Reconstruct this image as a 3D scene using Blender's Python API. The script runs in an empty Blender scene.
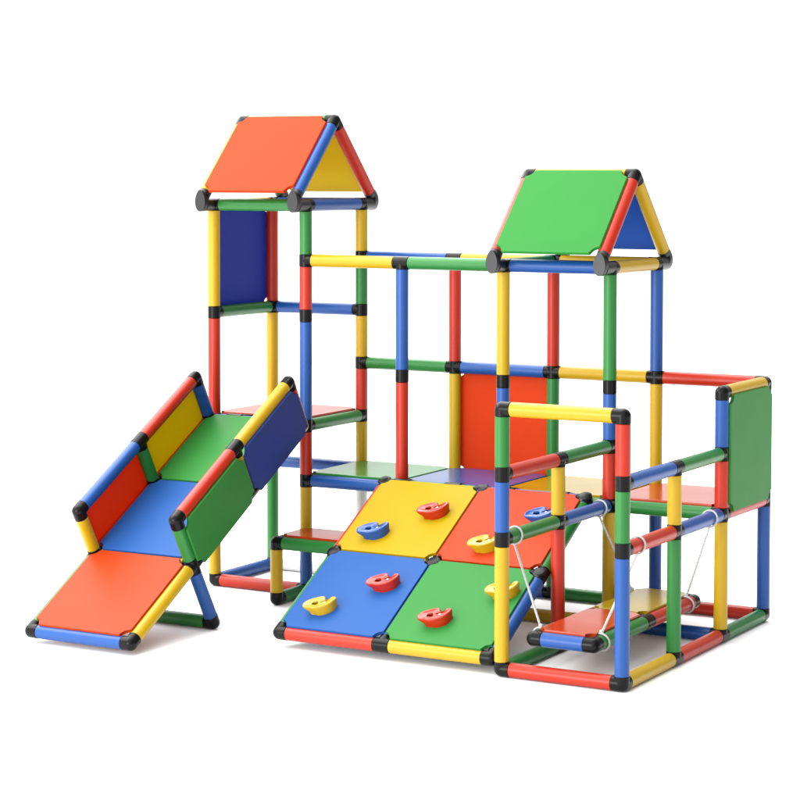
import bpy, bmesh, math, random
from mathutils import Vector, Matrix
random.seed(4)
S = 0.4                      # one tube module = 40 cm
R = 0.0565                   # tube radius (modules)
RC = 0.0585                  # joint radius
FLOOR_Z = -0.0600
scene = bpy.context.scene
COL = scene.collection

# ---------------------------------------------------------------- materials
def plastic(name, rgb, rough=0.3, bump=0.02, scale=900.0, spec=0.45, var=0.05, thin=0.0):
    m = bpy.data.materials.new(name)
    m.use_nodes = True
    nt = m.node_tree
    b = nt.nodes['Principled BSDF']
    b.inputs['Specular IOR Level'].default_value = spec
    tc = nt.nodes.new('ShaderNodeTexCoord')
    n1 = nt.nodes.new('ShaderNodeTexNoise')
    n1.inputs['Scale'].default_value = 7.0
    n1.inputs['Detail'].default_value = 5.0
    oi = nt.nodes.new('ShaderNodeObjectInfo')
    mu = nt.nodes.new('ShaderNodeMath'); mu.operation = 'MULTIPLY_ADD'
    mu.inputs[1].default_value = 40.0; mu.inputs[2].default_value = 3.37
    nt.links.new(oi.outputs['Random'], mu.inputs[0])
    ad = nt.nodes.new('ShaderNodeVectorMath'); ad.operation = 'ADD'
    nt.links.new(tc.outputs['Object'], ad.inputs[0])
    nt.links.new(mu.outputs[0], ad.inputs[1])
    nt.links.new(ad.outputs[0], n1.inputs['Vector'])
    # gentle colour unevenness of moulded plastic
    hsv = nt.nodes.new('ShaderNodeHueSaturation')
    hsv.inputs['Color'].default_value = (*rgb, 1)
    mr = nt.nodes.new('ShaderNodeMapRange')
    mr.inputs['To Min'].default_value = 1 - var
    mr.inputs['To Max'].default_value = 1 + var
    nt.links.new(n1.outputs['Fac'], mr.inputs['Value'])
    nt.links.new(mr.outputs['Result'], hsv.inputs['Value'])
    nt.links.new(hsv.outputs['Color'], b.inputs['Base Color'])
    mr2 = nt.nodes.new('ShaderNodeMapRange')
    mr2.inputs['To Min'].default_value = rough - 0.05
    mr2.inputs['To Max'].default_value = rough + 0.07
    nt.links.new(n1.outputs['Fac'], mr2.inputs['Value'])
    nt.links.new(mr2.outputs['Result'], b.inputs['Roughness'])
    n2 = nt.nodes.new('ShaderNodeTexNoise')
    n2.inputs['Scale'].default_value = scale
    n2.inputs['Detail'].default_value = 2.0
    nt.links.new(ad.outputs[0], n2.inputs['Vector'])
    bp = nt.nodes.new('ShaderNodeBump')
    bp.inputs['Strength'].default_value = bump
    bp.inputs['Distance'].default_value = 0.001
    nt.links.new(n2.outputs['Fac'], bp.inputs['Height'])
    nt.links.new(bp.outputs['Normal'], b.inputs['Normal'])
    if thin:      # a thin sheet lets part of the light through
        hsv.inputs['Color'].default_value = (*[min(0.8, c / (1 - thin)) for c in rgb], 1)
        tr = nt.nodes.new('ShaderNodeBsdfTranslucent')
        tr.inputs['Color'].default_value = (*[min(0.9, 1.25 * c ** (0.55 if c > 0.1 else 0.85)) for c in rgb], 1)
        mx = nt.nodes.new('ShaderNodeMixShader')
        mx.inputs['Fac'].default_value = thin
        nt.links.new(b.outputs[0], mx.inputs[1])
        nt.links.new(tr.outputs[0], mx.inputs[2])
        nt.links.new(mx.outputs[0], nt.nodes['Material Output'].inputs['Surface'])
    return m

RGB = {
    'red':    (0.3000, 0.0133, 0.0025),
    'yellow': (0.3333, 0.2042, 0.0025),
    'blue':   (0.0067, 0.0483, 0.1958),
    'green':  (0.0115, 0.1146, 0.0192),
    'white':  (0.5167, 0.5167, 0.5250),
}
PRGB = {
    'red':    (0.3000, 0.0275, 0.0040),
    'yellow': (0.265, 0.176, 0.001),
    'blue':   (0.0117, 0.0567, 0.1958),
    'green':  (0.0210, 0.1349, 0.0250),
    'shaded_blue':   (0.0184, 0.0326, 0.1235),  # the blue panel again, with shade and its violet cast in the colour
}
TM = {k: plastic('tube_' + k, v, 0.35, 0.012, spec=0.26) for k, v in RGB.items()}
PM = {k: plastic('panel_' + k, v, 0.44, 0.03, 700, 0.07) for k, v in PRGB.items()}
SM = {k: plastic('sheet_' + k, v, 0.44, 0.03, 700, 0.07, thin=0.36) for k, v in PRGB.items()}
DM = {k: plastic('deck_' + k, v, 0.18, 0.01, 700, 0.22) for k, v in PRGB.items()}
HM = {k: plastic('hold_' + k, RGB[k], 0.2, 0.02, 400, 0.42) for k in ('red', 'yellow', 'blue')}
BLACK = plastic('joint_black', (0.003, 0.003, 0.003), 0.25, 0.03, 500, 0.12)
CAPM = plastic('cap_black', (0.009, 0.009, 0.010), 0.40, 0.04, 500, 0.32)
STEEL = plastic('bolt_dark', (0.02, 0.02, 0.02), 0.4, 0.0)
GLINT = plastic('glint_silver', (0.35, 0.35, 0.35), 0.25, 0.0)  # pale colour that stands for a highlight on the holds
ROPE = plastic('rope_white', (0.36, 0.36, 0.35), 0.7, 0.3, 800, 0.2)
FLOORM = plastic('studio_floor', (0.88, 0.88, 0.88), 0.75, 0.02, 60, 0.15, 0.01)

# ---------------------------------------------------------------- helpers
def thing(name, label, cat, loc):
    o = bpy.data.objects.new(name, None)
    o.empty_display_size = 0.1
    o.location = Vector(loc) * S
    COL.objects.link(o)
    o['label'] = label
    o['category'] = cat
    return o

def group_part(name, parent, loc):
    o = bpy.data.objects.new(name, None)
    o.empty_display_size = 0.05
    o.parent = parent
    o.matrix_parent_inverse = Matrix()
    o.location = Vector(loc) * S - world_loc(parent)
    COL.objects.link(o)
    return o

def world_loc(o):
    v = Vector((0, 0, 0))
    while o is not None:
        v += o.location
        o = o.parent
    return v

def obj(name, bm, mat, parent, label=None, mats=None):
    """link a bmesh (in module units, world axes) as one object, origin at its centre"""
    c = Vector((0, 0, 0))
    lo = Vector((1e9,) * 3); hi = Vector((-1e9,) * 3)
    for v in bm.verts:
        for i in range(3):
            lo[i] = min(lo[i], v.co[i]); hi[i] = max(hi[i], v.co[i])
    c = (lo + hi) / 2
    for v in bm.verts:
        v.co = (v.co - c) * S
    bmesh.ops.recalc_face_normals(bm, faces=bm.faces)
    me = bpy.data.meshes.new(name)
    bm.to_mesh(me)
    bm.free()
    for p in me.polygons:
        p.use_smooth = True
    me.set_sharp_from_angle(angle=math.radians(38))
    for p in me.polygons:
        if len(p.vertices) > 4:
            p.use_smooth = False
    for m in (mats or [mat]):
        me.materials.append(m)
    o = bpy.data.objects.new(name, me)
    COL.objects.link(o)
    if parent is not None:
        o.parent = parent
        o.location = c * S - world_loc(parent)
    else:
        o.location = c * S
    if label:
        o['label'] = label
    return o

def frame_of(d):
    d = d.normalized()
    a = Vector((0, 0, 1)) if abs(d.z) < 0.9 else Vector((1, 0, 0))
    u = d.cross(a).normalized()
    return u, d.cross(u).normalized(), d

def add_lathe(bm, a, d, prof, seg=40, cap=True):
    """revolve [(distance along d, radius)] about the axis through a"""
    u, v, d = frame_of(d)
    rings = []
    for t, r in prof:
        rings.append([bm.verts.new(a + d * t + (u * math.cos(2 * math.pi * k / seg) + v * math.sin(2 * math.pi * k / seg)) * r) for k in range(seg)])
    for r0, r1 in zip(rings, rings[1:]):
        for k in range(seg):
            bm.faces.new((r0[k], r0[(k + 1) % seg], r1[(k + 1) % seg], r1[k]))
    if cap:
        bm.faces.new(list(reversed(rings[0])))
        bm.faces.new(rings[-1])

def tube_bm(a, b, ga, gb, r=R):
    a, b = Vector(a), Vector(b)
    d = (b - a).normalized()
    L = (b - a).length - ga - gb
    bm = bmesh.new()
    e = 0.004
    add_lathe(bm, a + d * ga, d, [(0, r - e), (e, r), (L - e, r), (L, r - e)])
    return bm

def sphere(bm, c, r, seg=36, rings=18):
    bmesh.ops.create_uvsphere(bm, u_segments=seg, v_segments=rings, radius=r, matrix=Matrix.Translation(c))

def gap(d):
    return 0.056 + 0.020 * (1 - abs(Vector(d).normalized().z))

class Frame:
    """collects tubes between nodes; every node becomes one joint"""
    def __init__(self, parent):
        self.parent = parent
        self.arms = {}
    def key(self, p):
        return tuple(round(c, 4) for c in p)
    def tube(self, a, b, col, name='rail', label=True, g=None):
        d = Vector(b) - Vector(a)
        ga = gb = gap(d) if g is None else g
        o = obj(name, tube_bm(a, b, ga, gb), TM[col], self.parent, ('%s plastic %s' % (col, name.replace('_', ' '))) if label else None)
        self.arms.setdefault(self.key(a), []).append((d.normalized(), ga))
        self.arms.setdefault(self.key(b), []).append((-d.normalized(), gb))
        return o
    def arm(self, p, d, g):
        self.arms.setdefault(self.key(p), []).append((Vector(d).normalized(), g))
    def joints(self, parent=None, name='connector', skip=(), hub=None):
        for p, arms in self.arms.items():
            if p in skip:
                continue
            bm = bmesh.new()
            c = Vector(p)
            sphere(bm, c, RC)
            for d, g in arms:
                e = 0.004
                add_lathe(bm, c, d, [(0, RC), (g + 0.001 - e, RC), (g + 0.001, RC - e)])
            if hub and p[2] > 0.3:
                add_lathe(bm, c, hub, [(0, .058), (R - .006, .062), (R + .001, .054), (R + .004, .040), (R + .006, .022), (R + .0065, .008)])
            obj(name, bm, BLACK, parent or self.parent)

def arc_outline(w, h, notch, n=7):
    """rectangle centred on 0 whose corners are scooped out around the joints"""
    pts = []
    for cx, cy, a0 in ((w / 2, -h / 2, 180), (w / 2, h / 2, 270), (-w / 2, h / 2, 0), (-w / 2, -h / 2, 90)):
        arc = []
        for k in range(n + 1):
            a = math.radians(a0 - 90 * k / n)
            arc.append((cx + notch * math.cos(a), cy + notch * math.sin(a)))
        pts.append(arc)
    out = []
    for arc in pts:
        out += arc
    return out

def panel(name, corner, U, V, N, col, parent, w=None, h=None, label=None, inset=0.018, thick=0.03, off=None, notch=0.075, vlo=None, vhi=None):
    """flat moulded panel spanning corner..corner+U+V, laid on the N side of the tubes"""
    U, V, N = Vector(U), Vector(V), Vector(N).normalized()
    lu, lv = U.length, V.length
    u, v = U.normalized(), V.normalized()
    off = R - 0.012 if off is None else off
    v0 = inset if vlo is None else vlo
    v1 = lv - inset if vhi is None else vhi
    c = Vector(corner) + u * (lu / 2) + v * ((v0 + v1) / 2)
    out = arc_outline(lu - 2 * inset, v1 - v0, notch)
    bm = bmesh.new()
    lo = [bm.verts.new(c + u * x + v * y + N * off) for x, y in out]
    hi = [bm.verts.new(c + u * x + v * y + N * (off + thick)) for x, y in out]
    n = len(out)
    bm.faces.new(list(reversed(lo)))
    bm.faces.new(hi)
    for k in range(n):
        bm.faces.new((lo[k], lo[(k + 1) % n], hi[(k + 1) % n], hi[k]))
    es = [e for e in bm.edges if (e.verts[0] in set(hi)) == (e.verts[1] in set(hi))]
    bmesh.ops.bevel(bm, geom=es, offset=0.005, segments=2, profile=0.6, affect='EDGES', clamp_overlap=True)
    return obj(name, bm, (DM if name in ('deck_panel', 'step_panel', 'seat_panel') else SM if name in ('roof_panel', 'side_panel', 'wall_panel') and (name, col) not in (('side_panel', 'green'), ('wall_panel', 'green')) else PM)[col], parent, label)

# ---------------------------------------------------------------- climbing frame
cf = thing('jungle_gym', 'tall multicoloured tube climbing frame with black joints and two roofed towers', 'jungle gym', (-2.5, 1.5, FLOOR_Z))
F = Frame(cf)
P = lambda x, y, stops: [F.tube((x, y, z0), (x, y, z1), c, 'post') for z0, z1, c in stops]
# tall tower above the slide
P(-5, 2, [(0, 1, 'yellow'), (1, 1.5, 'red'), (1.5, 2.5, 'red'), (2.5, 3.5, 'yellow')])
P(-4, 2, [(0, .5, 'blue'), (.5, 1, 'yellow'), (1, 1.5, 'red'), (1.5, 2.5, 'blue'), (2.5, 3, 'red'), (3, 3.5, 'green')])
P(-5, 3, [(0, 1, 'green'), (1, 1.5, 'green'), (1.5, 2.5, 'yellow'), (2.5, 3.5, 'red')])
P(-4, 3, [(0, 1, 'white'), (1, 1.5, 'yellow'), (1.5, 2, 'red'), (2, 2.5, 'yellow'), (2.5, 3, 'green'), (3, 3.5, 'yellow')])
# bridge and second tower
P(-3, 2, [(0, 1, 'yellow'), (1, 2, 'red'), (2, 3, 'blue')])
P(-3, 3, [(0, 1, 'blue'), (1, 2, 'yellow'), (2, 3, 'red')])
P(-2, 2, [(0, 1, 'yellow'), (1, 2, 'blue'), (2, 3, 'yellow')])
P(-2, 3, [(0, 1, 'green'), (1, 2, 'green'), (2, 3, 'red')])
P(-1, 2, [(0, 1, 'yellow'), (1, 1.5, 'red'), (1.5, 2, 'blue'), (2, 3, 'green')])
P(-1, 3, [(0, 1, 'blue'), (1, 2, 'yellow'), (2, 3, 'blue')])
P(0, 2, [(0, 1, 'yellow'), (1, 1.5, 'red'), (1.5, 2, 'blue')])
P(0, 3, [(0, 1, 'blue'), (1, 2, 'blue')])
# swing bay
P(-1, 0, [(0, 1, 'yellow'), (1, 1.5, 'blue'), (1.5, 2, 'green')])
P(0, 0, [(0, 1, 'blue'), (1, 1.5, 'green'), (1.5, 2, 'red')])
P(-1, 1, [(0, 1, 'red'), (1, 1.5, 'yellow')])
P(0, 1, [(0, 1, 'green'), (1, 1.5, 'yellow')])
# low step
P(-4, 1.5, [(0, .5, 'yellow')])
P(-3, 1.5, [(0, .5, 'yellow')])

def rails(items):
    for a, b, c in items:
        F.tube(a, b, c, 'rail')
rails([
    # ground
    ((-5, 2, 0), (-4, 2, 0), 'red'), ((-5, 2, 0), (-5, 3, 0), 'blue'), ((-5, 3, 0), (-4, 3, 0), 'white'),
    ((-4, 1.5, 0), (-4, 2, 0), 'green'), ((-4, 3, 0), (-3, 3, 0), 'white'), ((-3, 3, 0), (-2, 3, 0), 'blue'),
    ((-2, 2, 0), (-1, 2, 0), 'yellow'), ((-1, 2, 0), (0, 2, 0), 'blue'),
    ((-2, 3, 0), (-1, 3, 0), 'green'), ((-1, 3, 0), (0, 3, 0), 'red'),
    ((-1, 0, 0), (0, 0, 0), 'red'), ((-1, 0, 0), (-1, 1, 0), 'green'), ((-1, 1, 0), (-1, 2, 0), 'blue'), ((-1, 2, 0), (-1, 3, 0), 'red'),
    ((0, 0, 0), (0, 1, 0), 'yellow'), ((0, 1, 0), (0, 2, 0), 'red'), ((0, 2, 0), (0, 3, 0), 'green'),
    ((-3, 1.5, 0), (-3, 2, 0), 'green'),
    # step
    ((-4, 1.5, .5), (-3, 1.5, .5), 'green'), ((-4, 1.5, .5), (-4, 2, .5), 'green'), ((-3, 1.5, .5), (-3, 2, .5), 'green'),
    # deck level
    ((-5, 3, 1), (-4, 3, 1), 'blue'), ((-4, 2, 1), (-3, 2, 1), 'blue'), ((-3, 2, 1), (-2, 2, 1), 'red'), ((-2, 2, 1), (-1, 2, 1), 'green'), ((-1, 2, 1), (0, 2, 1), 'green'),
    ((-4, 3, 1), (-3, 3, 1), 'green'), ((-3, 3, 1), (-2, 3, 1), 'blue'), ((-2, 3, 1), (-1, 3, 1), 'yellow'), ((-1, 3, 1), (0, 3, 1), 'red'),
    ((-4, 2, 1), (-4, 3, 1), 'green'), ((0, 2, 1), (0, 3, 1), 'red'),
    ((-1, 0, 1), (-1, 1, 1), 'green'), ((-1, 1, 1), (-1, 2, 1), 'blue'), ((0, 0, 1), (0, 1, 1), 'red'), ((0, 1, 1), (0, 2, 1), 'blue'),
    # slide deck and swing-bay rails
    ((-5, 2, 1.5), (-4, 2, 1.5), 'blue'), ((-4, 2, 1.5), (-4, 3, 1.5), 'green'), ((-5, 3, 1.5), (-4, 3, 1.5), 'red'), ((-5, 2, 1.5), (-5, 3, 1.5), 'red'),
    ((-1, 0, 1.5), (-1, 1, 1.5), 'red'), ((-1, 1, 1.5), (-1, 2, 1.5), 'green'), ((0, 0, 1.5), (0, 1, 1.5), 'blue'), ((0, 1, 1.5), (0, 2, 1.5), 'green'),
    # two modules up
    ((-1, 0, 2), (0, 0, 2), 'yellow'), ((-4, 3, 2), (-3, 3, 2), 'green'), ((-3, 3, 2), (-2, 3, 2), 'blue'), ((-2, 3, 2), (-1, 3, 2), 'yellow'), ((-1, 3, 2), (0, 3, 2), 'red'), ((0, 2, 2), (0, 3, 2), 'yellow'),
    ((-5, 2, 2.5), (-5, 3, 2.5), 'green'), ((-5, 3, 2.5), (-4, 3, 2.5), 'blue'),
    # top of the bridge
    ((-4, 2, 3), (-3, 2, 3), 'yellow'), ((-3, 2, 3), (-2, 2, 3), 'green'), ((-2, 2, 3), (-1, 2, 3), 'blue'),
    ((-4, 3, 3), (-3, 3, 3), 'blue'), ((-3, 3, 3), (-2, 3, 3), 'yellow'), ((-2, 3, 3), (-1, 3, 3), 'yellow'),
    ((-1, 2, 3), (-1, 3, 3), 'yellow'), ((-2, 2, 3), (-2, 3, 3), 'green'),
    # top of the tall tower
    ((-5, 2, 3.5), (-4, 2, 3.5), 'green'), ((-4, 2, 3.5), (-4, 3, 3.5), 'blue'), ((-5, 3, 3.5), (-4, 3, 3.5), 'blue'), ((-5, 2, 3.5), (-5, 3, 3.5), 'yellow'),
])
# panels of the frame
def deck(x, z, col, y=2, h=1, lab=None):
    panel('deck_panel', (x, y, z), (1, 0, 0), (0, h, 0), (0, 0, 1), col, cf, label=lab)
deck(-5, 1.5, 'red', lab='red deck panel above the slide')
deck(-4, 1, 'green', lab='green deck panel')
deck(-3, 1, 'blue', lab='blue deck panel')
deck(-2, 1, 'yellow', lab='yellow deck panel')
deck(-1, 1, 'red', lab='red deck panel')
panel('step_panel', (-4, 1.5, .5), (1, 0, 0), (0, .5, 0), (0, 0, 1), 'red', cf, label='red narrow step panel')
panel('wall_panel', (0, 2, 1), (0, 1, 0), (0, 0, 1), (1, 0, 0), 'green', cf, label='green end wall panel')
panel('wall_panel', (-5, 3, 2.5), (0, -1, 0), (0, 0, 1), (-1, 0, 0), 'shaded_blue', cf, label='shade-darkened blue wall panel of the tall tower')
panel('wall_panel', (-3, 3, 1), (1, 0, 0), (0, 0, 1), (0, 1, 0), 'red', cf, label='red back wall panel')

# roofs
def eave_cap(bm, x, y, z, sgn, slope):
    """mitred end of the angled joint: a tear-shaped plate standing on edge plus its stub"""
    w, n = R * 1.03, 28
    pts = []
    for k in range(n):
        a = 2 * math.pi * k / n
        px, pz = math.cos(a) * w, math.sin(a)
        pz = pz * 0.112 if pz > 0 else pz * 0.088
        if pz > 0:
            px *= 1 - 0.25 * (pz / 0.112) ** 2
        pts.append((px, pz + 0.026))
    front = [bm.verts.new((x + a * 0.94, y + sgn * 0.034, z + b)) for a, b in pts]
    mid = [bm.verts.new((x + a, y + sgn * 0.028, z + b)) for a, b in pts]
    back = [bm.verts.new((x + a, y - sgn * 0.03, z + b)) for a, b in pts]
    bm.faces.new(front); bm.faces.new(list(reversed(back)))
    for r0, r1 in ((front, mid), (mid, back)):
        for k in range(n):
            bm.faces.new((r0[k], r0[(k + 1) % n], r1[(k + 1) % n], r1[k]))

def roof(x0, z, cols, nodes_parent):
    """cols: front panel, rear panel, ridge, left front, left rear, right front, right rear rafters"""
    g = group_part('roof', cf, (x0 + .5, 2.5, z))
    g['label'] = cols[7]
    yf, yr, ze = 1.805, 3.195, z + 0.055
    ym, zr = 2.5, ze + math.sqrt(1 - 0.695 ** 2)
    fr = Frame(g)
    for i, x in enumerate((x0, x0 + 1)):
        cf_, cr_ = (cols[3], cols[4]) if i == 0 else (cols[5], cols[6])
        for y, c in ((yf, cf_), (yr, cr_)):
            d = Vector((0, ym - y, zr - ze))
            fr.tube((x, y, ze), (x, ym, zr), c, 'rafter', True, 0.082)
    fr.tube((x0, ym, zr), (x0 + 1, ym, zr), cols[2], 'ridge_rail', True, 0.07)
    eaves = [fr.key((x, y, ze)) for x in (x0, x0 + 1) for y in (yf, yr)]
    fr.joints(g, 'ridge_joint', skip=set(eaves))
    for x in (x0, x0 + 1):
        for y, s, yp in ((yf, -1, 2), (yr, 1, 3)):
            bm = bmesh.new()
            eave_cap(bm, x, y, z, s, 45)
            add_lathe(bm, Vector((x, yp, z)), Vector((0, s, 0)), [(0, RC), (0.17, RC)])
            d = Vector((0, ym - y, zr - ze)).normalized()
            add_lathe(bm, Vector((x, y, ze)), d, [(.035, RC - .002), (0.079, RC - .002), (0.083, RC - .006)])
            obj('eave_joint', bm, CAPM, g)
    dF = Vector((0, ym - yf, zr - ze)); dR = Vector((0, ym - yr, zr - ze))
    nF = Vector((0, -dF.z, dF.y)); nR = Vector((0, -dR.z, dR.y)) * -1
    panel('roof_panel', (x0, yf, ze), (1, 0, 0), dF, nF, cols[0], g, label=cols[0] + ' front roof panel', vlo=0.03, vhi=.985, off=R - .008)
    panel('roof_panel', (x0 + 1, yr, ze), (-1, 0, 0), dR, nR, cols[1], g, label=cols[1] + ' rear roof panel', vlo=0.03, vhi=.985, off=R - .008)
roof(-5, 3.5, ('red', 'yellow', 'green', 'yellow', 'green', 'blue', 'red', 'red and yellow gable roof on the tall tower'), cf)
roof(-2, 3.0, ('green', 'blue', 'yellow', 'red', 'blue', 'red', 'yellow', 'green and blue gable roof on the lower tower'), cf)
F.joints()

# ---------------------------------------------------------------- clamps: two rings round parallel tubes with a bridge between
def clamp(parent, x, p, q, w=0.16):
    bm = bmesh.new()
    for c in (p, q):
        add_lathe(bm, Vector((x - w / 2, c[0], c[1])), Vector((1, 0, 0)), [(0, R + .006), (.004, R + .011), (w - .004, R + .011), (w, R + .006)], 36)
    d = Vector((0, q[0] - p[0], q[1] - p[1])); L = d.length; d.normalize()
    nrm = Vector((1, 0, 0)).cross(d)
    vs = []
    for sx in (-1, 1):
        for t in (0.0, L):
            for sn in (-1, 1):
                vs.append(bm.verts.new(Vector((x + sx * (w / 2 - .006), p[0], p[1])) + d * t + nrm * sn * (R + .009)))
    idx = [(0, 1, 3, 2), (4, 6, 7, 5), (0, 4, 5, 1), (2, 3, 7, 6), (0, 2, 6, 4), (1, 5, 7, 3)]
    for f in idx:
        bm.faces.new([vs[i] for i in f])
    return obj('clamp', bm, BLACK, parent)

# ---------------------------------------------------------------- slide
TH = math.radians(29.8)
SX, SY, SZ, SH = -4.9, -0.83, 0.035, 0.470
ct, st = math.cos(TH), math.sin(TH)
sl = thing('slide', 'multicoloured panel slide sloping down to the left with low side walls', 'slide', (SX + .5, SY, FLOOR_Z))
G = Frame(sl)
B = lambda i, t, h=0: (SX + i, SY + t * ct - h * st, SZ + t * st + h * ct)
gs = 0.072
T = lambda a, b, c, n: G.tube(a, b, c, n, True, gs)
T(B(0, 0), B(1, 0), 'blue', 'end_tube')
T(B(0, 0), B(0, 1), 'green', 'bed_tube'); T(B(1, 0), B(1, 1), 'yellow', 'bed_tube')
T(B(0, 1), B(0, 2), 'red', 'bed_tube'); T(B(1, 1), B(1, 2), 'blue', 'bed_tube')
T(B(0, 2), B(0, 3), 'red', 'bed_tube'); T(B(1, 2), B(1, 3), 'green', 'bed_tube')
T(B(0, 1), B(1, 1), 'yellow', 'cross_tube'); T(B(0, 2), B(1, 2), 'green', 'cross_tube'); T(B(0, 3), B(1, 3), 'blue', 'cross_tube')
T(B(0, 1), B(0, 1, SH), 'yellow', 'side_post'); T(B(0, 2), B(0, 2, SH), 'green', 'side_post'); T(B(0, 3), B(0, 3, SH), 'blue', 'side_post')
T(B(1, 1), B(1, 1, SH), 'green', 'side_post'); T(B(1, 2), B(1, 2, SH), 'yellow', 'side_post'); T(B(1, 3), B(1, 3, SH), 'red', 'side_post')
T(B(0, 1, SH), B(0, 2, SH), 'blue', 'side_rail'); T(B(0, 2, SH), B(0, 3, SH), 'red', 'side_rail')
T(B(1, 1, SH), B(1, 2, SH), 'red', 'side_rail'); T(B(1, 2, SH), B(1, 3, SH), 'yellow', 'side_rail')
zl = SZ + st
LEGL = (zl - 0.0) / ct
leg = lambda i: (SX + i, SY + ct + LEGL * st, 0.0)
T(B(0, 1), leg(0), 'blue', 'leg'); T(B(1, 1), leg(1), 'blue', 'leg'); T(leg(0), leg(1), 'green', 'foot_tube')
G.joints()
uS, nS = Vector((0, ct, st)), Vector((0, -st, ct))
for t, c in ((0, 'red'), (1, 'blue'), (2, 'green')):
    panel('bed_panel', B(0, t), (1, 0, 0), uS, nS, c, sl, label=c + ' slide bed panel', vlo=.010, vhi=.990)
for i, sgn, cc in ((0, -1, ('red', 'yellow')), (1, 1, ('green', 'shaded_blue'))):  # upper right one is a blue panel, its shade put into the colour
    for t, c in ((1, cc[0]), (2, cc[1])):
        panel('side_panel', B(i, t), uS, nS * SH, (sgn, 0, 0), c, sl, label=c + ' slide side panel', vlo=-0.03, vhi=SH - .03, inset=0.012)
for x in (SX + .28, SX + .70):
    clamp(sl, x, (B(0, 3)[1], B(0, 3)[2]), (2, 1.5))

# ---------------------------------------------------------------- climbing ramp
RTH, RX, RY, RZ, RW = 0.52, -3.03, 0.03, 0.062, 0.962
rc, rs = math.cos(RTH), math.sin(RTH)
rp = thing('climbing_ramp', 'sloping climbing board of four coloured panels studded with climbing holds', 'climbing board', (RX + RW, RY, FLOOR_Z))
H = Frame(rp)
Q = lambda i, t, n=0: (RX + i * RW, RY + t * rc - n * rs, RZ + t * rs + n * rc)
T = lambda a, b, c: H.tube(a, b, c, 'edge_tube', True, gs)
T(Q(0, 0), Q(1, 0), 'red'); T(Q(1, 0), Q(2, 0), 'yellow')
T(Q(0, 0), Q(0, 1), 'green'); T(Q(0, 1), Q(0, 2), 'red')
T(Q(1, 0), Q(1, 1), 'blue'); T(Q(1, 1), Q(1, 2), 'red')
T(Q(2, 0), Q(2, 1), 'blue'); T(Q(2, 1), Q(2, 2), 'green')
T(Q(0, 1), Q(1, 1), 'yellow'); T(Q(1, 1), Q(2, 1), 'green')
T(Q(0, 2), Q(1, 2), 'green'); T(Q(1, 2), Q(2, 2), 'blue')
H.joints(hub=Vector((0, -math.sin(RTH), math.cos(RTH))))
uR, nR = Vector((0, rc, rs)), Vector((0, -rs, rc))
for i, t, c in ((0, 0, 'blue'), (1, 0, 'green'), (0, 1, 'yellow'), (1, 1, 'red')):
    panel('ramp_panel', Q(i, t), (RW, 0, 0), uR, nR, c, rp, label=c + ' ramp panel', inset=0.010, notch=.068)
for x in (-2.86, -2.36, -1.84, -1.34):
    clamp(rp, x, (Q(0, 2)[1], Q(0, 2)[2]), (2, 1))

OUTL = [(-.146, -.035), (-.125, .010), (-.085, .042), (-.030, .066), (.018, .078), (.040, .064), (.048, .036), (.070, .032), (.098, .048), (.134, .062), (.154, .044),
        (.148, .006), (.124, -.040), (.085, -.072), (.030, -.094), (-.030, -.100), (-.070, -.088), (-.105, -.084), (-.138, -.068)]
def catmull(pts, sub=4):
    n = len(pts); out = []
    for i in range(n):
        p0, p1, p2, p3 = pts[i - 1], pts[i], pts[(i + 1) % n], pts[(i + 2) % n]
        for k in range(sub):
            t = k / sub
            out.append(tuple(0.5 * (2 * p1[j] + (p2[j] - p0[j]) * t + (2 * p0[j] - 5 * p1[j] + 4 * p2[j] - p3[j]) * t * t + (3 * p1[j] - p0[j] - 3 * p2[j] + p3[j]) * t ** 3) for j in (0, 1)))
    return out
def hold_bm(c, u, v, n):
    """ear-shaped hold: narrow foot, flared rim, dished top with a bolt hole"""
    O = catmull(OUTL)
    hc = (-.030, -.024)
    bm = bmesh.new()
    rings = []
    # (height, blend towards the foot shape, blend towards the hole)
    for z, foot, hole in ((0, .34, 0), (.020, .32, 0), (.034, .24, 0), (.054, .07, 0), (.064, .015, 0), (.072, 0, 0), (.079, 0, .02), (.083, 0, .06), (.084, 0, .11), (.0825, 0, .16), (.079, 0, .26), (.075, 0, .42), (.073, 0, .60), (.072, 0, .72)):
        ring = []
        for x, y in O:
            x, y = x * .90, y * .93
            bx, by = x * (1 - foot * .62) + foot * .07, y * (1 - foot * .25) - foot * .03
            bx += (hc[0] - bx) * hole; by += (hc[1] - by) * hole
            # the rim is lowest towards the notch, so the ear opens up-slope
            tilt = -0.016 * max(0, (y + .02) / .1) * (z / .088)
            tilt -= 0.015 * math.exp(-((bx - .055) ** 2 + (by - .035) ** 2) / .030 ** 2) * max(0, min(1, (z - .045) / .03))
            ring.append(bm.verts.new(c + u * bx + v * by + n * (z + tilt)))
        rings.append(ring)
    for k, z in ((1.0, .0715), (1.0, .022)):
        ring = []
        m = len(O)
        for j in range(m):
            x, y = O[j]
            a = math.atan2(y - hc[1], x - hc[0])
            ring.append(bm.verts.new(c + u * (hc[0] + .029 * math.cos(a)) + v * (hc[1] + .029 * math.sin(a)) + n * z))
        rings.append(ring)
    m = len(O)
    for r0, r1 in zip(rings, rings[1:]):
        for k in range(m):
            bm.faces.new((r0[k], r0[(k + 1) % m], r1[(k + 1) % m], r1[k]))
    bm.faces.new(list(reversed(rings[0])))
    return bm, hc
off = R - .012 + .03 - .0005
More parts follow.
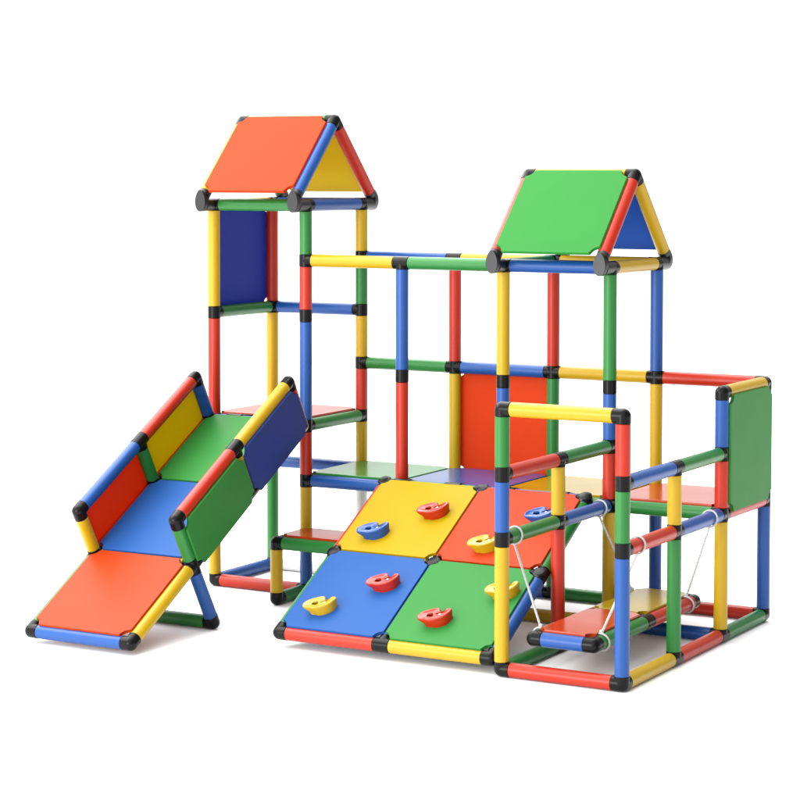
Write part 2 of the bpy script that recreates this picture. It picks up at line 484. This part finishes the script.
for col, s, t in (('blue', .289, 1.238), ('red', .726, 1.569), ('yellow', 1.399, 1.207), ('blue', 1.753, 1.627),
                  ('yellow', .289, .247), ('red', .718, .604), ('yellow', 1.82, .661), ('red', 1.386, .262)):
    c = Vector(Q(s, t + .015, off))
    ha = math.radians(13)
    hu, hv = Vector((1, 0, 0)) * math.cos(ha) + uR * math.sin(ha), uR * math.cos(ha) - Vector((1, 0, 0)) * math.sin(ha)
    bm, hc = hold_bm(c, hu, hv, nR)
    h = obj('climbing_hold', bm, HM[col], rp, col + ' moulded climbing hold')
    bm = bmesh.new()
    add_lathe(bm, c + hu * hc[0] + hv * hc[1] + nR * .018, nR, [(0, .024), (.006, .024), (.008, .020), (.008, .010), (.003, .009)], 24)
    b = obj('bolt', bm, STEEL, h)
    bm = bmesh.new()
    add_lathe(bm, c + hu * .052 + hv * -.020 + nR * .066, nR, [(0, .010), (.010, .010), (.012, .007)], 18)
    obj('glint_disc', bm, GLINT, h)  # small silver disc added in place of the glint in the dish

# ---------------------------------------------------------------- swing
WX, WY, WZ, WW, WL = -.765, .085, .243, .495, 2.0
sw = thing('swing_seat', 'long red and yellow swing seat hanging on four white ropes', 'swing', (WX + WW / 2, WY + 1, WZ))
W = Frame(sw)
A = lambda i, j: (WX + i * WW, WY + j, WZ)
T = lambda a, b, c: W.tube(a, b, c, 'seat_tube', True, gs)
T(A(0, 0), A(1, 0), 'blue'); T(A(1, 0), A(1, 1), 'green'); T(A(1, 1), A(1, 2), 'red')
T(A(0, 0), A(0, 1), 'green'); T(A(0, 1), A(0, 2), 'yellow'); T(A(0, 2), A(1, 2), 'blue'); T(A(0, 1), A(1, 1), 'blue')
W.joints()
panel('seat_panel', A(0, 0), (WW, 0, 0), (0, 1, 0), (0, 0, 1), 'red', sw, label='red front seat panel', notch=.06)
panel('seat_panel', A(0, 1), (WW, 0, 0), (0, 1, 0), (0, 0, 1), 'yellow', sw, label='yellow rear seat panel', notch=.06)

def sweep(bm, pts, r, seg=8, closed=False, twist=0.0):
    n = len(pts); rings = []
    up = None
    for i, p in enumerate(pts):
        a = pts[i - 1] if (closed or i) else p
        b = pts[(i + 1) % n] if (closed or i < n - 1) else p
        d = (b - a).normalized()
        if up is None:
            up = frame_of(d)[0]
        up = (up - d * up.dot(d)).normalized()
        w = d.cross(up)
        ring = []
        for k in range(seg):
            ang = 2 * math.pi * k / seg + twist * i
            rr = r * (1 + (.13 if k % (seg // 2) == 0 else 0) if twist else 1)
            ring.append(bm.verts.new(p + (up * math.cos(ang) + w * math.sin(ang)) * rr))
        rings.append(ring)
    pairs = list(zip(rings, rings[1:])) + ([(rings[-1], rings[0])] if closed else [])
    for r0, r1 in pairs:
        for k in range(seg):
            bm.faces.new((r0[k], r0[(k + 1) % seg], r1[(k + 1) % seg], r1[k]))
    if not closed:
        bm.faces.new(list(reversed(rings[0]))); bm.faces.new(rings[-1])

def loop_pts(c, r, n=28, tilt=0.0, sag=0.0):
    out = []
    for k in range(n):
        a = 2 * math.pi * k / n
        out.append(Vector((c[0] + r * math.cos(a), c[1] + tilt * math.sin(a), c[2] + r * math.sin(a) - (sag if math.sin(a) < -.8 else 0))))
    return out
RR = .0095
for xr, yr, xs, ys in ((-1, .215, WX, WY + .115), (-1, 1.80, WX, WY + 1.86), (0, .27, WX + WW, WY + .145), (0, 1.74, WX + WW, WY + 1.84)):
    lr = R + RR * .85 + .0015
    top = Vector((xr, yr, 1 - lr)); bot = Vector((xs, ys, WZ + lr))
    bm = bmesh.new()
    n = 150
    sweep(bm, [top + (bot - top) * (k / n) for k in range(n + 1)], RR, 8, False, .42)
    rope = obj('rope', bm, ROPE, sw)
    for c, tl in ((Vector((xr, yr, 1)), .012), (Vector((xs, ys, WZ)), -.012)):
        bm = bmesh.new()
        sweep(bm, loop_pts(c, lr, 40, tl), RR * 0.85, 10, True)
        obj('rope_loop', bm, ROPE, rope)
    bm = bmesh.new()
    sphere(bm, bot + Vector((0, 0, .012)), RR * 1.9, 14, 8)
    obj('knot', bm, ROPE, rope)

# ---------------------------------------------------------------- floor
bm = bmesh.new()
n = 96
vs = [bm.verts.new((-2 + 150 * math.cos(2 * math.pi * k / n), 1 + 150 * math.sin(2 * math.pi * k / n), FLOOR_Z)) for k in range(n)]
bm.faces.new(vs)
fl = obj('floor', bm, FLOORM, None)
fl['kind'] = 'structure'
fl['label'] = 'plain white studio floor under the climbing frame'

# ---------------------------------------------------------------- light
w = bpy.data.worlds.new('World')
scene.world = w
w.use_nodes = True
nt = w.node_tree
bg = nt.nodes['Background']
tc = nt.nodes.new('ShaderNodeTexCoord')
dot = nt.nodes.new('ShaderNodeVectorMath'); dot.operation = 'DOT_PRODUCT'
dot.inputs[1].default_value = Vector((1.0, 0.25, -0.05)).normalized()
nt.links.new(tc.outputs['Generated'], dot.inputs[0])
mr = nt.nodes.new('ShaderNodeMapRange')
mr.interpolation_type = 'SMOOTHSTEP'
mr.inputs['From Min'].default_value = 0.05
mr.inputs['From Max'].default_value = 0.62
mr.inputs['To Min'].default_value = 2.5
mr.inputs['To Max'].default_value = 0.42
nt.links.new(dot.outputs['Value'], mr.inputs['Value'])
dot2 = nt.nodes.new('ShaderNodeVectorMath'); dot2.operation = 'DOT_PRODUCT'
dot2.inputs[1].default_value = Vector((-0.2, 0.98, 0.0)).normalized()
nt.links.new(tc.outputs['Generated'], dot2.inputs[0])
mb = nt.nodes.new('ShaderNodeMapRange')
mb.interpolation_type = 'SMOOTHSTEP'
mb.inputs['From Min'].default_value = 0.55
mb.inputs['From Max'].default_value = 0.86
mb.inputs['To Min'].default_value = 1.0
mb.inputs['To Max'].default_value = 0.46
nt.links.new(dot2.outputs['Value'], mb.inputs['Value'])
mm = nt.nodes.new('ShaderNodeMath'); mm.operation = 'MULTIPLY'
nt.links.new(mr.outputs['Result'], mm.inputs[0])
nt.links.new(mb.outputs['Result'], mm.inputs[1])
nt.links.new(mm.outputs[0], bg.inputs['Strength'])
bg.inputs['Color'].default_value = (1, 1, 1, 1)

def softbox(name, loc, target, sx, sy, power, col=(1, 1, 1)):
    l = bpy.data.lights.new(name, 'AREA')
    l.shape = 'RECTANGLE'; l.size = sx; l.size_y = sy
    l.energy = power; l.color = col
    o = bpy.data.objects.new(name, l)
    COL.objects.link(o)
    o.location = loc
    o.rotation_euler = (Vector(target) - Vector(loc)).to_track_quat('-Z', 'Y').to_euler()
    return o
ctr = Vector((-1.0, .5, .5))
softbox('key_softbox', ctr + Vector((-3.4, -2.0, 3.3)), ctr, 2.8, 2.8, 170, (1, .985, .96))
softbox('overhead_softbox', ctr + Vector((-2.0, 1.3, 4.1)), ctr, 5.5, 5.5, 500)
softbox('front_fill', ctr + Vector((-1.6, -6.6, 0.9)), ctr, 3.2, 2.6, 300)  # added fill lamp, brightens front faces and the gable insides

# ---------------------------------------------------------------- camera
cam = bpy.data.cameras.new('camera')
co = bpy.data.objects.new('camera', cam)
COL.objects.link(co)
cx, cy, cz, yaw, pitch, f, u0, v0 = 2.65351, -6.06637, 1.53022, 0.52775, -0.04716, 2231.63597, 365.64221, 274.54261
co.location = (cx, cy, cz)
co.rotation_euler = (math.pi / 2 + pitch, 0, yaw)
cam.sensor_width = 36
cam.lens = 36 * f / 800
cam.shift_x = (400 - u0) / 800
cam.shift_y = (v0 - 400) / 800
cam.clip_end = 1000
scene.camera = co
scene.view_settings.view_transform = 'Standard'
scene.view_settings.look = 'None'
scene.view_settings.exposure = 0.27
scene.view_settings.gamma = 1
